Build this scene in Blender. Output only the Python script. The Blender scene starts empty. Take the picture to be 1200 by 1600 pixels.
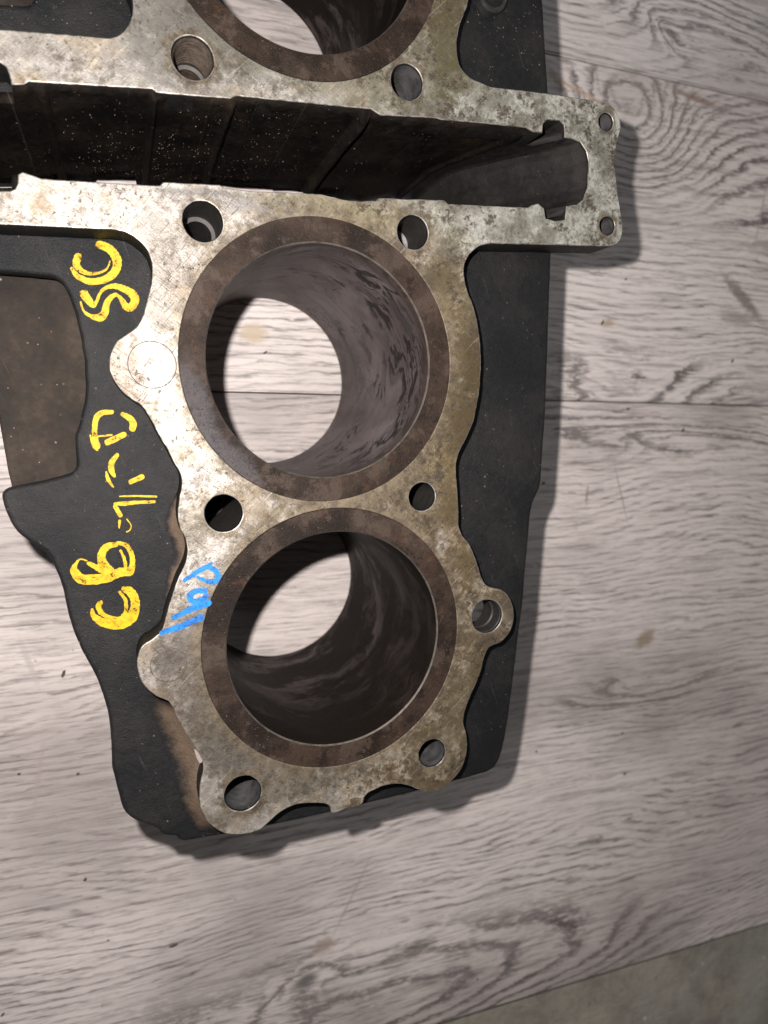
import bpy, bmesh, math, random
from mathutils import Vector, Matrix
R = math.radians
random.seed(7)
scene = bpy.context.scene
C = scene.collection

# ------------------------------------------------------------------ camera
D = 0.16758            # lens height above the gasket face (m); bore radius is 27.5 mm
H = 0.0769             # height of the gasket face above the floor
FPX = 1110.0           # focal length in photo pixels (1200 x 1600)
NAD = (188.44, 668.41) # where "straight down" falls in the photo
nz = Vector((NAD[0]-600, -(NAD[1]-800), -FPX)).normalized()
Zc = -nz
Xc = Vector((1, 0, 0)); Xc = (Xc - Zc*Xc.dot(Zc)).normalized()
Yc = Zc.cross(Xc)
cam = bpy.data.cameras.new('camera')
cam_o = bpy.data.objects.new('camera', cam); C.objects.link(cam_o)
m = Matrix((Xc, Yc, Zc)).to_4x4(); m.translation = Vector((0, 0, H + D))
cam_o.matrix_world = m
cam.sensor_fit = 'VERTICAL'; cam.sensor_height = 36; cam.lens = 36*FPX/1600
cam.clip_start = 0.005; cam.clip_end = 30
cam.dof.use_dof = True; cam.dof.focus_distance = 0.176; cam.dof.aperture_fstop = 16
scene.camera = cam_o
scene.render.resolution_x = 768; scene.render.resolution_y = 1024

# ------------------------------------------------------------------ light
w = bpy.data.worlds.new('World'); scene.world = w; w.use_nodes = True
bg = w.node_tree.nodes['Background']
bg.inputs[0].default_value = (1.0, 0.955, 0.93, 1); bg.inputs[1].default_value = 0.105
def lamp(name, kind, loc, energy, color, **kw):
    l = bpy.data.lights.new(name, kind); l.energy = energy; l.color = color
    for k, v in kw.items(): setattr(l, k, v)
    o = bpy.data.objects.new(name, l); C.objects.link(o); o.location = loc
    return o
# the phone's torch, a centimetre or two beside the lens
FL = Vector((-0.072*D, 0.097*D, H + 0.938*D))
lamp('phone_torch', 'POINT', FL, 4.05, (1.0, 0.94, 0.90), shadow_soft_size=0.0022)
# soft room light, far up and beyond the top right corner
rl = lamp('ceiling_lamp', 'AREA', (0.9, 0.9, 1.7), 5.0, (0.93, 0.965, 1.0), shape='SQUARE', size=0.9)
rl.rotation_euler = (Vector((0.15, 0.05, 0)) - Vector((0.9, 0.9, 1.7))).to_track_quat('-Z', 'Y').to_euler()
vs = scene.view_settings
vs.view_transform = 'Standard'; vs.look = 'None'; vs.exposure = 0; vs.gamma = 1; vs.use_curve_mapping = False

# ------------------------------------------------------------------ measuring
def at(x, y, depth=0.0):
    """photo pixel -> point on the horizontal plane `depth` metres below the gasket face"""
    d = Vector((x-600, -(y-800), -FPX))
    v = Vector((Xc.dot(d), Yc.dot(d), Zc.dot(d)))
    t = (D + depth)/-v.z
    return Vector((v.x*t, v.y*t, H - depth))
def fl(x, y): return at(x, y, H)
AX = Vector((0.1088*D, 0.371*D)); AD = Vector((math.cos(R(2.75)), math.sin(R(2.75))))
def mir(p):
    q = Vector((p[0], p[1])) - AX; a = AD*q.dot(AD)
    r = AX + 2*a - q
    return Vector((r.x, r.y, p[2] if len(p) > 2 else 0))
def catmull(pts, n=4, closed=False):
    P = [Vector(p[:2]) for p in pts]; out = []; N = len(P)
    rng = range(N) if closed else range(N-1)
    for i in rng:
        p1, p2 = P[i], P[(i+1) % N]
        p0 = P[i-1] if (closed or i > 0) else p1
        p3 = P[(i+2) % N] if (closed or i+2 < N) else p2
        L = (p2-p1).length
        for k in range(n):
            t = k/n; t2 = t*t; t3 = t2*t
            # limited tangents so that tight corners do not overshoot
            m1 = (p2-p0)*0.5; m2 = (p3-p1)*0.5
            if m1.length > L: m1 = m1.normalized()*L
            if m2.length > L: m2 = m2.normalized()*L
            out.append(p1*(2*t3-3*t2+1) + m1*(t3-2*t2+t) + p2*(-2*t3+3*t2) + m2*(t3-t2))
    if not closed: out.append(P[-1])
    return out

# ------------------------------------------------------------------ node helper
class N:
    def __init__(s, name):
        s.m = bpy.data.materials.new(name); s.m.use_nodes = True
        s.t = s.m.node_tree; s.t.nodes.clear()
        s.out = s.t.nodes.new('ShaderNodeOutputMaterial')
        s.b = s.t.nodes.new('ShaderNodeBsdfPrincipled')
        s.t.links.new(s.b.outputs[0], s.out.inputs[0])
        s.tc = s.t.nodes.new('ShaderNodeTexCoord')
        s.obj = s.tc.outputs['Object']; s.uv = s.tc.outputs['UV']
    def put(s, sock, v):
        if isinstance(v, bpy.types.NodeSocket): s.t.links.new(v, sock)
        elif v is not None:
            if hasattr(sock.default_value, '__len__') and isinstance(v, (int, float)): v = [v]*len(sock.default_value)
            if hasattr(sock.default_value, '__len__') and len(sock.default_value) == 4 and len(v) == 3: v = (*v, 1)
            sock.default_value = v
    def set(s, **k):
        for a, v in k.items(): s.put(s.b.inputs[a.replace('_', ' ')], v)
    def math(s, op, a, b=0.0, c=0.0, clamp=False):
        n = s.t.nodes.new('ShaderNodeMath'); n.operation = op; n.use_clamp = clamp
        s.put(n.inputs[0], a); s.put(n.inputs[1], b); s.put(n.inputs[2], c); return n.outputs[0]
    def add(s, a, b): return s.math('ADD', a, b)
    def sub(s, a, b): return s.math('SUBTRACT', a, b)
    def mul(s, a, b): return s.math('MULTIPLY', a, b)
    def mapv(s, v, scale=(1, 1, 1), rot=(0, 0, 0), loc=(0, 0, 0)):
        if any(rot) and tuple(scale) != (1, 1, 1): v = s.mapv(v, rot=rot); rot = (0, 0, 0)   # turn first, then stretch
        n = s.t.nodes.new('ShaderNodeMapping'); s.put(n.inputs[0], v)
        n.inputs['Scale'].default_value = scale; n.inputs['Rotation'].default_value = rot; n.inputs['Location'].default_value = loc
        return n.outputs[0]
    def noise(s, v=None, scale=5, detail=4, rough=.55, dist=0.0, color=False):
        n = s.t.nodes.new('ShaderNodeTexNoise'); s.put(n.inputs['Vector'], v if v is not None else s.obj)
        n.inputs['Scale'].default_value = scale; n.inputs['Detail'].default_value = detail
        n.inputs['Roughness'].default_value = rough; n.inputs['Distortion'].default_value = dist
        return n.outputs['Color' if color else 'Fac']
    def voro(s, v=None, scale=5, feature='F1', out='Distance'):
        n = s.t.nodes.new('ShaderNodeTexVoronoi'); n.feature = feature
        s.put(n.inputs['Vector'], v if v is not None else s.obj); n.inputs['Scale'].default_value = scale
        return n.outputs[out]
    def step(s, v, a, b, o0=0.0, o1=1.0):
        n = s.t.nodes.new('ShaderNodeMapRange'); n.interpolation_type = 'SMOOTHSTEP'
        s.put(n.inputs[0], v); 
        for i, q in enumerate((a, b, o0, o1)): n.inputs[i+1].default_value = q
        return n.outputs[0]
    def mix(s, f, a, b, mode='MIX'):
        n = s.t.nodes.new('ShaderNodeMix'); n.data_type = 'RGBA'; n.blend_type = mode
        s.put(n.inputs[0], f); s.put(n.inputs[6], a); s.put(n.inputs[7], b); return n.outputs[2]
    def xyz(s, v=None):
        n = s.t.nodes.new('ShaderNodeSeparateXYZ'); s.put(n.inputs[0], v if v is not None else s.obj); return n.outputs
    def vadd(s, a, b, scale=1.0):
        n = s.t.nodes.new('ShaderNodeVectorMath'); n.operation = 'MULTIPLY_ADD'
        s.put(n.inputs[0], b); n.inputs[1].default_value = (scale,)*3; s.put(n.inputs[2], a); return n.outputs[0]
    def bump(s, h, dist=0.0001, strength=1.0, nrm=None):
        n = s.t.nodes.new('ShaderNodeBump'); n.inputs['Distance'].default_value = dist; n.inputs['Strength'].default_value = strength
        s.put(n.inputs['Height'], h)
        if nrm is not None: s.put(n.inputs['Normal'], nrm)
        return n.outputs[0]
    def spot(s, c, rx, ry, ang=0.0, soft=.35, rag=.6, nsc=400, v=None):
        """ragged stain mask around a world point c (x, y)"""
        p = s.mapv(v if v is not None else s.obj, loc=(-c[0], -c[1], 0))
        p = s.mapv(p, rot=(0, 0, -ang))
        p = s.mapv(p, scale=(1/rx, 1/ry, 0))
        n = s.t.nodes.new('ShaderNodeVectorMath'); n.operation = 'LENGTH'; s.put(n.inputs[0], p)
        if not hasattr(s, 'cache'): s.cache = {}
        key = 90 if nsc < 200 else 380
        if key not in s.cache: s.cache[key] = s.sub(s.noise(scale=key, detail=5, rough=.65), .5)
        d = s.add(n.outputs['Value'], s.mul(s.cache[key], rag*2))
        return s.step(d, 1.0+soft, 1.0-soft)

CYL_ = [Vector((.2758*D, .093*D)), Vector((.2934*D, -.317*D)), Vector((.0417, .1257))]; RO_ = .1991*D
PX = D/FPX             # about one photo pixel on the gasket face

# ------------------------------------------------------------------ materials
def mat_aluminium(clean=False):
    n = N('machined_aluminium_edge' if clean else 'machined_aluminium')
    big = n.noise(scale=75, detail=7, rough=.62)
    big2 = n.noise(n.mapv(n.obj, loc=(3, 1, 0)), scale=120, detail=6, rough=.6)
    med = n.noise(scale=420, detail=6, rough=.65)
    fine = n.noise(scale=2600, detail=3, rough=.6)
    s1 = n.noise(n.mapv(n.obj, rot=(0, 0, R(38)), scale=(120, 4200, 1)), scale=1, detail=3)
    s2 = n.noise(n.mapv(n.obj, rot=(0, 0, R(-52)), scale=(160, 3600, 1)), scale=1, detail=3)
    col = n.mix(n.step(med, .3, .75), (.385, .362, .335), (.18, .162, .143))
    if clean:
        n.set(Base_Color=n.mix(n.step(med, .35, .65), (.36, .34, .31), (.10, .088, .075)), Metallic=.7, Roughness=.45); return n.m
    col = n.mix(n.mul(n.step(fine, .5, .8), .35), col, (.22, .2, .18))
    x = n.xyz()
    # oily olive-brown varnish, heaviest on the side away from the writing, wiped diagonally
    right = n.step(n.add(x[0], n.mul(n.sub(big, .5), .14)), .020, .080)
    wipe = n.noise(n.mapv(n.obj, rot=(0, 0, R(-42)), scale=(70, 620, 1)), scale=1, detail=5, rough=.7)
    gn = n.noise(n.mapv(n.obj, loc=(2, 5, 1)), scale=260, detail=7, rough=.78)
    fld = n.add(n.mul(big2, .42), n.add(n.mul(wipe, .22), n.mul(gn, .36)))
    fld = n.add(fld, n.mul(n.sub(right, .62), .115))
    film = n.step(fld, .44, .515); grime = n.step(fld, .51, .56)
    col = n.mix(n.mul(film, .80), col, n.mix(n.step(big, .42, .58), (.165, .112, .055), (.24, .19, .125)))
    col = n.mix(n.mul(grime, .85), col, n.mix(n.step(med, .4, .6), (.075, .052, .022), (.035, .024, .012)))
    ol = film
    col = n.mix(n.mul(n.mul(n.step(wipe, .53, .63), n.sub(1.0, grime)), .55), col, (.42, .385, .32))
    # grey-green corrosion on the ear
    e = at(860, 250); ear = n.spot(e, .050, .030, R(3), soft=.4, rag=.5, nsc=90)
    col = n.mix(n.mul(ear, .75), col, n.mix(n.step(big2, .38, .62), (.40, .415, .38), (.17, .172, .15)))
    # brown film round the outer cylinder and under the bores
    for (px, py, rx, ry, a, c, f) in (
            (268, 425, .0075, .013, 0, (.40, .36, .32), .75), (255, 470, .004, .008, -10, (.30, .25, .22), .7), (330, 40, .016, .012, 0, (.34, .33, .28), .8), (450, 95, .018, .004, -8, (.42, .40, .30), .7),
            (320, 1075, .008, .020, 20, (.23, .19, .15), .85), (400, 1195, .020, .007, -30, (.24, .20, .155), .8), (300, 1000, .005, .006, 0, (.25, .22, .19), .8), (185, 560, .003, .005, 0, (.26, .19, .13), .9), (195, 600, .005, .004, -30, (.28, .21, .14), .9),
            (250, 1092, .005, .0025, -35, (.36, .23, .12), .8), (225, 1015, .003, .004, 30, (.42, .31, .18), .6), (390, 790, .006, .006, 0, (.36, .28, .19), .7), (410, 320, .014, .002, 3, (.34, .32, .31), .7), (310, 300, .012, .0008, 3, (.24, .23, .22), .7),
            (360, 1275, .008, .003, 0, (.30, .25, .18), .7), (380, 1200, .006, .002, 0, (.20, .16, .12), .7), (690, 490, .007, .010, 0, (.34, .26, .12), .6), (700, 720, .006, .009, 0, (.36, .27, .12), .7), (735, 470, .004, .004, 0, (.22, .18, .10), .7),
            (330, 1140, .012, .006, -55, (.20, .17, .13), .75), (470, 1225, .022, .004, 8, (.24, .21, .14), .5),
            (290, 1060, .006, .010, 30, (.16, .13, .10), .55), (545, 330, .022, .0035, -8, (.40, .34, .20), .8),
            (700, 640, .008, .012, 10, (.15, .10, .035), .85), (735, 880, .005, .006, 0, (.16, .11, .04), .8), (705, 790, .003, .006, 0, (.14, .095, .035), .8), (745, 1060, .003, .008, -10, (.15, .11, .05), .75), (690, 440, .005, .005, 0, (.15, .11, .05), .7), (330, 815, .004, .003, 0, (.12, .09, .06), .8), (400, 830, .006, .003, 30, (.16, .12, .075), .8),
            (190, 595, .0045, .0075, 10, (.20, .15, .11), .85), (262, 1030, .0035, .004, 10, (.14, .12, .11), .7),
            (738, 575, .0042, .010, 5, (.10, .068, .022), .92), (705, 560, .004, .006, 5, (.20, .15, .06), .7), (728, 670, .004, .006, -20, (.12, .08, .03), .85), (640, 120, .022, .007, 8, (.30, .29, .20), .55), (720, 200, .016, .0035, -6, (.13, .13, .10), .65),
            (700, 60, .006, .012, 5, (.15, .125, .05), .8), (330, 30, .010, .012, 20, (.21, .20, .16), .7), (255, 60, .008, .010, 0, (.26, .25, .23), .55),
            (640, 820, .012, .007, 20, (.20, .14, .06), .7), (560, 785, .022, .004, 5, (.26, .19, .11), .7), (600, 765, .010, .004, 30, (.22, .16, .09), .6), (300, 830, .004, .006, 0, (.19, .16, .11), .7),
            (360, 1180, .008, .004, -20, (.18, .17, .15), .6), (255, 450, .005, .009, 0, (.33, .30, .26), .6),
            (720, 1110, .006, .014, -15, (.20, .16, .09), .6), (770, 990, .004, .004, 0, (.13, .10, .07), .8), (800, 945, .004, .006, 0, (.13, .10, .07), .8)):
        p = at(px, py); col = n.mix(n.mul(n.spot(p, rx, ry, R(a), soft=.6, rag=1.3, nsc=350), min(.92, f*1.1)), col, tuple(q*.42 for q in c))
    # crunchy mottling of dried coolant and dust
    mot = n.noise(n.mapv(n.obj, loc=(1, 7, 2)), scale=850, detail=5, rough=.8)
    mo2 = n.step(mot, .36, .60)
    col = n.mix(n.mul(n.sub(1.0, mo2), n.add(n.mul(n.step(big, .35, .6), .45), .25)), col, n.mix(right, (.17, .15, .13), (.055, .04, .02)))
    col = n.mix(n.mul(n.mul(n.step(mot, .60, .70), .35), n.sub(1.0, n.mul(right, .8))), col, (.62, .60, .56))
    gp_ = n.noise(n.mapv(n.obj, loc=(9, 2, 4)), scale=115, detail=8, rough=.74)
    gsp = n.noise(n.mapv(n.obj, loc=(4, 9, 4)), scale=620, detail=5, rough=.8)
    gk = n.mul(n.step(n.add(n.mul(gp_, .6), n.mul(gsp, .4)), .515, .56), n.add(n.mul(right, .35), .50))
    col = n.mix(gk, col, n.mix(n.step(gsp, .42, .6), (.085, .066, .043), (.030, .022, .015)))
    # baked-on grime creeping out from the liners and the bolt holes
    for (cx, cy_, rr, f) in [(c.x, c.y, RO_+.0022, .8) for c in CYL_[:3]] + [(at(px, py).x, at(px, py).y, rr*PX, .85) for (px, py, rr) in ((317, 346, 34), (645, 363, 36), (301, 90, 38), (636, 128, 34), (947, 190, 22), (949, 353, 23), (349, 802, 36), (659, 776, 33), (380, 1240, 40), (675, 1177, 35), (761, 963, 38))]:
        col = n.mix(n.mul(n.spot((cx, cy_), rr, rr, 0, soft=.05 if rr > .02 else .18, rag=.16 if rr > .02 else .7, nsc=350), f), col, n.mix(n.step(gn, .4, .6), (.15, .12, .08), (.05, .037, .024)))
    # dirt grains and pits
    pit = n.mul(n.step(n.noise(scale=900, detail=4, rough=.7), .60, .68), n.step(big, .40, .55))
    col = n.mix(n.mul(pit, .85), col, (.10, .075, .05))
    grit = n.step(n.noise(n.mapv(n.obj, loc=(5, 5, 5)), scale=1700, detail=2), .66, .72)
    col = n.mix(n.mul(grit, .6), col, (.13, .11, .09))
    sc = n.step(n.math('MAXIMUM', s1, s2), .60, .74)
    col = n.mix(n.mul(n.mul(sc, n.step(gn, .42, .55)), .65), col, (.07, .058, .045))
    sw = n.step(n.noise(n.mapv(n.obj, rot=(0, 0, R(-44)), scale=(45, 2600, 1), loc=(3, 3, 0)), scale=1, detail=2), .66, .76)
    col = n.mix(n.mul(sw, .45), col, (.46, .42, .36))
    rough = n.add(n.mul(med, .24), n.add(n.mul(ol, .06), .38))
    n.set(Base_Color=col, Metallic=n.sub(.56, n.mul(ol, .20)), Roughness=rough)
    h = n.add(n.mul(med, .5), n.add(n.mul(fine, .35), n.sub(n.mul(sc, -.3), n.mul(pit, .8))))
    n.set(Normal=n.bump(h, .00016, .9))
    return n.m

def mat_black(name='black_paint', dust=.07, base=(.0068, .0072, .008), rough=.42, dusty=(.10, .082, .066), speck=.3, spec=.15):
    n = N(name)
    big = n.noise(scale=55, detail=7, rough=.65); med = n.noise(scale=600, detail=5, rough=.65)
    fine = n.noise(scale=3500, detail=3, rough=.7)
    d = n.mul(n.step(n.add(n.mul(big, .65), n.mul(med, .35)), .40, .68), dust)
    d = n.add(d, n.mul(n.step(fine, .55, .8), dust*.6))
    col = n.mix(d, base, dusty)
    vd = n.voro(scale=420); vr = n.xyz(n.voro(scale=420, out='Color'))
    sp = n.mul(n.step(vd, .16, .06), n.step(vr[0], .90, .96))
    vd2 = n.voro(n.mapv(n.obj, loc=(2, 3, 1)), scale=1000); vr2 = n.xyz(n.voro(n.mapv(n.obj, loc=(2, 3, 1)), scale=1000, out='Color'))
    sp = n.math('MAXIMUM', sp, n.mul(n.step(vd2, .22, .1), n.step(vr2[1], .93, .97)))
    col = n.mix(n.mul(sp, speck), col, (.33, .28, .23))
    scr = n.step(n.noise(n.mapv(n.obj, rot=(0, 0, R(70)), scale=(60, 1500, 1)), scale=1, detail=2), .66, .78)
    col = n.mix(n.mul(scr, .25), col, (.09, .085, .08))
    n.set(Base_Color=col, Roughness=n.add(n.mul(med, .22), n.add(n.mul(d, .5), rough-.1)), Specular_IOR_Level=n.mul(n.add(big, .15), spec*1.6))
    n.set(Normal=n.bump(n.add(n.mul(med, .6), n.add(n.mul(fine, .6), n.mul(sp, .6))), .0003, .9))
    return n.m

def mat_ring():
    n = N('rusty_liner_steel')
    big = n.noise(scale=140, detail=6, rough=.65); med = n.noise(scale=700, detail=5, rough=.7); fine = n.noise(scale=2600, detail=3, rough=.7)
    lo = n.noise(scale=48, detail=4, rough=.6)
    lo2 = n.noise(n.mapv(n.obj, loc=(8, 1, 0)), scale=105, detail=7, rough=.72)
    col = n.mix(n.step(lo, .38, .62), (.009, .0055, .004), (.028, .018, .013))
    col = n.mix(n.mul(n.step(lo2, .50, .57), .8), col, (.044, .031, .024))
    col = n.mix(n.mul(n.step(lo2, .44, .38), .8), col, (.008, .005, .004))
    col = n.mix(n.mul(n.step(big, .45, .65), .6), col, (.011, .007, .005))
    col = n.mix(n.mul(n.mul(n.step(med, .50, .70), .6), n.step(lo, .6, .4)), col, (.006, .004, .0035))
    col = n.mix(n.mul(n.step(n.noise(scale=200, detail=5, rough=.7), .58, .70), .35), col, (.070, .030, .013))
    gl = n.mul(n.mul(n.step(n.noise(n.mapv(n.obj, loc=(3, 3, 3)), scale=1500, detail=3, rough=.75), .58, .68), .6), n.step(lo, .62, .42))
    col = n.mix(gl, col, (.12, .098, .080))
    # a bluish-grey arc on the lower left of the first liner
    for (px, py, rx, ry, a) in ((305, 640, .0035, .011, 18), (350, 720, .004, .010, 48)):
        col = n.mix(n.mul(n.spot(at(px, py), rx, ry, R(a), nsc=500), .6), col, (.060, .056, .060))
    n.set(Base_Color=col, Metallic=.0, Roughness=n.add(n.mul(med, .25), .40), Specular_IOR_Level=.13)
    n.set(Normal=n.bump(n.add(n.mul(med, .6), n.add(n.mul(fine, .5), gl)), .0004, .9))
    return n.m

def mat_bore(name='oily_bore_wall', tone=1.0):
    n = N(name)                       # UV: u = arc length, v = height (metres)
    dis = n.noise(n.mapv(n.uv, scale=(1, 1.6, 1)), scale=38, detail=4, rough=.6, color=True)
    uvd = n.vadd(n.uv, dis, .030)
    f = n.noise(n.mapv(uvd, scale=(16, 40, 1), rot=(0, 0, R(24))), scale=1, detail=2, rough=.5)
    lines = n.math('PINGPONG', n.mul(f, 19), .5)
    ln = n.step(lines, .23, .07)
    wn = n.noise(n.mapv(n.uv, loc=(4.4, .2, 0)), scale=38, detail=4, rough=.6)
    where = n.step(n.add(wn, n.mul(n.sub(n.xyz(n.uv)[1], .040), 3.5)), .47, .58)
    broad = n.noise(n.mapv(uvd, scale=(40, 16, 1)), scale=1, detail=5, rough=.6)
    col = n.mix(n.step(broad, .35, .65), tuple(tone*q for q in (.058, .045, .045)), tuple(tone*q for q in (.140, .115, .115)))
    f2 = n.noise(n.mapv(uvd, scale=(25, 170, 1), rot=(0, 0, R(-30))), scale=1, detail=4)
    col = n.mix(n.mul(n.step(f2, .50, .64), .5), col, (.06, .047, .047))
    col = n.mix(n.mul(n.mul(ln, where), .97), col, (.006, .005, .005))
    hair = n.math('PINGPONG', n.mul(n.noise(n.mapv(uvd, scale=(30, 75, 1), rot=(0, 0, R(-38)), loc=(5, 2, 0)), scale=1, detail=3, rough=.55), 26), .5)
    col = n.mix(n.mul(n.mul(n.step(hair, .12, .03), n.step(wn, .42, .56)), .8), col, (.014, .011, .011))
    sm = n.step(n.noise(n.mapv(uvd, scale=(22, 75, 1), loc=(7, 3, 0), rot=(0, 0, R(15))), scale=1, detail=6, rough=.72), .565, .625)
    col = n.mix(n.mul(sm, .85), col, (.018, .014, .013))
    g = n.step(n.noise(n.mapv(n.uv, loc=(1, 1, 0)), scale=1400, detail=2), .70, .75)
    col = n.mix(g, col, (.02, .016, .015))
    top = n.step(n.add(n.xyz(n.uv)[1], n.mul(n.sub(broad, .5), .012)), H-.0075, H-.003)
    col = n.mix(n.mul(top, .75), col, (.03, .02, .016))
    if tone < 1:                              # wet soot over most of the wall, wiped through in smoky arcs
        deep = n.step(n.add(n.xyz(n.uv)[1], n.mul(n.sub(broad, .5), .07)), .012, .062)
        smoke = n.step(n.noise(n.mapv(uvd, scale=(34, 70, 1), rot=(0, 0, R(12)), loc=(2, 8, 0)), scale=1, detail=6, rough=.7), .47, .64)
        soot = n.mix(n.mul(smoke, n.sub(1.0, n.mul(deep, .85))), (.0075, .0055, .0045), (.085, .068, .066))
        col = n.mix(.95, col, soot)
    h = n.mul(broad, 1.0)
    n.set(Base_Color=col, Metallic=.0, Specular_IOR_Level=.08 if tone == 1 else .03, Roughness=n.sub(.50, n.mul(sm, .15)), Normal=n.bump(h, .0004, .6))
    return n.m

def mat_simple(name, col, rough=.5, metal=0.0, var=.3, scale=900, bump=.00008):
    n = N(name); a = n.noise(scale=scale, detail=5, rough=.65)
    n.set(Base_Color=n.mix(n.mul(n.step(a, .35, .7), var), col, tuple(c*.35 for c in col)), Roughness=n.add(n.mul(a, .2), rough-.1), Metallic=metal,
          Normal=n.bump(a, bump, .7))
    return n.m

def mat_paint(name, col, scratch, under):
    n = N(name); a = n.noise(scale=500, detail=5, rough=.7); b = n.noise(scale=2600, detail=4, rough=.75)
    e = n.noise(n.mapv(n.obj, rot=(0, 0, R(20)), scale=(260, 1500, 1)), scale=1, detail=4, rough=.7)
    c = n.mix(n.step(a, .40, .66), col, tuple(q*r for q, r in zip(col, (.72, .60, .6))))
    c = n.mix(n.mul(n.step(e, .5, .7), .5), c, tuple(q*r for q, r in zip(col, (.5, .45, .5))))
    bare = n.math('MAXIMUM', n.step(n.add(n.mul(a, .5), n.mul(b, .5)), .575, .615), n.step(e, .66, .72))
    c = n.mix(n.mul(bare, scratch), c, under)
    n.set(Base_Color=c, Roughness=.5, Specular_IOR_Level=.25, Normal=n.bump(n.add(n.add(a, n.mul(b, .5)), n.mul(bare, -1.0)), .0002, 1.0)); return n.m

def mat_plank(name, seed, light, dark, k, knots, amp=1.0, tint=.5):
    n = N(name)
    x = n.xyz()
    o = (seed*1.37, seed*2.11, 0)
    warp = n.sub(n.noise(n.mapv(n.obj, scale=(5.5, 14, 1), loc=o), scale=1, detail=2, rough=.5), .5)
    warp2 = n.sub(n.noise(n.mapv(n.obj, scale=(30, 90, 1), loc=o), scale=1, detail=4, rough=.6), .5)
    F = n.add(n.mul(x[1], k), n.add(n.mul(warp, 6.0*amp), n.mul(warp2, .9)))
    F1 = n.add(n.mul(x[1], 330), n.add(n.mul(warp, 13.0), n.mul(warp2, 2.2)))
    dk = None; near = None
    for (c, sx, sy, ang, a, core) in knots:
        p = n.mapv(n.obj, loc=(-c[0], -c[1], 0)); p = n.mapv(p, rot=(0, 0, -R(ang))); p = n.mapv(p, scale=(1/sx, 1/sy, 0))
        v = n.t.nodes.new('ShaderNodeVectorMath'); v.operation = 'LENGTH'; n.put(v.inputs[0], p)
        e = n.math('EXPONENT', n.mul(n.mul(v.outputs['Value'], v.outputs['Value']), -1))
        F = n.add(F, n.mul(e, a)); F1 = n.add(F1, n.mul(e, a*1.3))
        e = n.step(e, .04, .35)
        near = e if near is None else n.math('MAXIMUM', near, e)
        if core:
            q = n.mul(n.step(n.add(v.outputs['Value'], n.mul(warp2, 1.2)), .55, .10), core)
            dk = q if dk is None else n.math('MAXIMUM', dk, q)
    pore = n.noise(n.mapv(n.obj, scale=(60, 1050, 1)), scale=1, detail=4, rough=.72)
    pore2 = n.noise(n.mapv(n.obj, scale=(22, 420, 1), loc=o), scale=1, detail=5, rough=.65)
    sp = n.noise(n.mapv(n.obj, scale=(190, 520, 1)), scale=1, detail=4, rough=.7)
    reg = n.noise(n.mapv(n.obj, scale=(9, 32, 1), loc=(o[1], o[0], 0)), scale=1, detail=4, rough=.6)
    zig = n.noise(n.mapv(n.obj, scale=(75, 190, 1), loc=o), scale=1, detail=3, rough=.6)
    jit = n.add(n.mul(n.sub(sp, .5), .7), n.add(n.mul(n.sub(pore, .5), .6), n.mul(n.sub(zig, .5), .55)))
    fr = n.math('FRACT', n.add(F, jit)); fr1 = n.math('FRACT', n.add(F1, n.add(n.mul(n.sub(pore, .5), .6), n.mul(n.sub(zig, .5), 1.2))))
    late = n.mul(n.step(fr, .40, .84), n.step(fr, 1.0, .86))
    late = n.mul(late, n.add(n.mul(near, .95), n.step(reg, .48, .68, .04, .40)))
    late1 = n.mul(n.mul(n.step(fr1, .45, .80), n.step(fr1, 1.0, .84)), n.step(reg, .66, .40, .25, 1.0))
    grain = n.math('MAXIMUM', n.mul(late, n.step(sp, .28, .56, .55, 1.0)), n.mul(n.mul(late1, n.step(pore, .34, .58, .25, 1.0)), n.step(pore2, .34, .58, .25, 1.0)))
    col = n.mix(n.mul(grain, .88), light, dark)
    col = n.mix(n.mul(n.step(pore, .5, .66), .46), col, dark)
    col = n.mix(n.mul(n.step(pore2, .50, .68), .42), col, tuple(d*.9 for d in dark))
    col = n.mix(n.mul(n.step(sp, .48, .3), .22), col, (.76, .71, .68))
    late = grain
    wash = n.noise(n.mapv(n.obj, scale=(7, 11, 1), loc=(o[0]+4, 2, 0)), scale=1, detail=4)
    col = n.mix(n.mul(n.step(wash, .42, .66), tint), col, tuple(d*1.25 for d in dark))
    if dk is not None: col = n.mix(dk, col, (.10, .09, .088))
    # marks left on the floor
    for (px, py, rx, ry, a, c, f) in (
            (397, 521, .0045, .0032, 5, (.42, .34, .25), .9), (1008, 998, .0055, .003, 30, (.20, .155, .10), .75),
            (1160, 465, .013, .0025, -38, (.16, .125, .105), .8), (1150, 498, .009, .003, -10, (.20, .17, .15), .5),
            (550, 1400, .014, .0006, 62, (.30, .24, .20), .6), (505, 1478, .004, .003, 0, (.24, .19, .16), .7), (970, 770, .0125, .0004, -72, (.22, .19, .18), .6), (917, 775, .004, .0006, 85, (.19, .17, .16), .7),
            (1190, 330, .012, .0006, 80, (.28, .26, .25), .6), (900, 140, .020, .0007, -14, (.38, .26, .15), .6), (1090, 155, .012, .0012, -8, (.20, .13, .10), .7),
            (60, 1215, .010, .0008, 80, (.30, .26, .24), .6), (45, 1035, .008, .0009, -75, (.36, .32, .31), .6), (950, 505, .003, .0014, 10, (.30, .23, .15), .7)):
        p = fl(px, py); col = n.mix(n.mul(n.spot(p, rx, ry, R(a), soft=.5, rag=.7, nsc=380), f), col, c)
    gr = n.mul(n.step(n.noise(n.mapv(n.obj, loc=(9, 9, 0)), scale=330, detail=3, rough=.6), .69, .74), .55)
    col = n.mix(gr, col, (.16, .13, .11))
    n.set(Base_Color=col, Roughness=n.add(n.mul(pore2, .2), .42), Specular_IOR_Level=.35)
    n.set(Normal=n.bump(n.add(n.mul(pore, -.7), n.mul(pore2, -.5)), .00022, .9))
    return n.m

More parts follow.
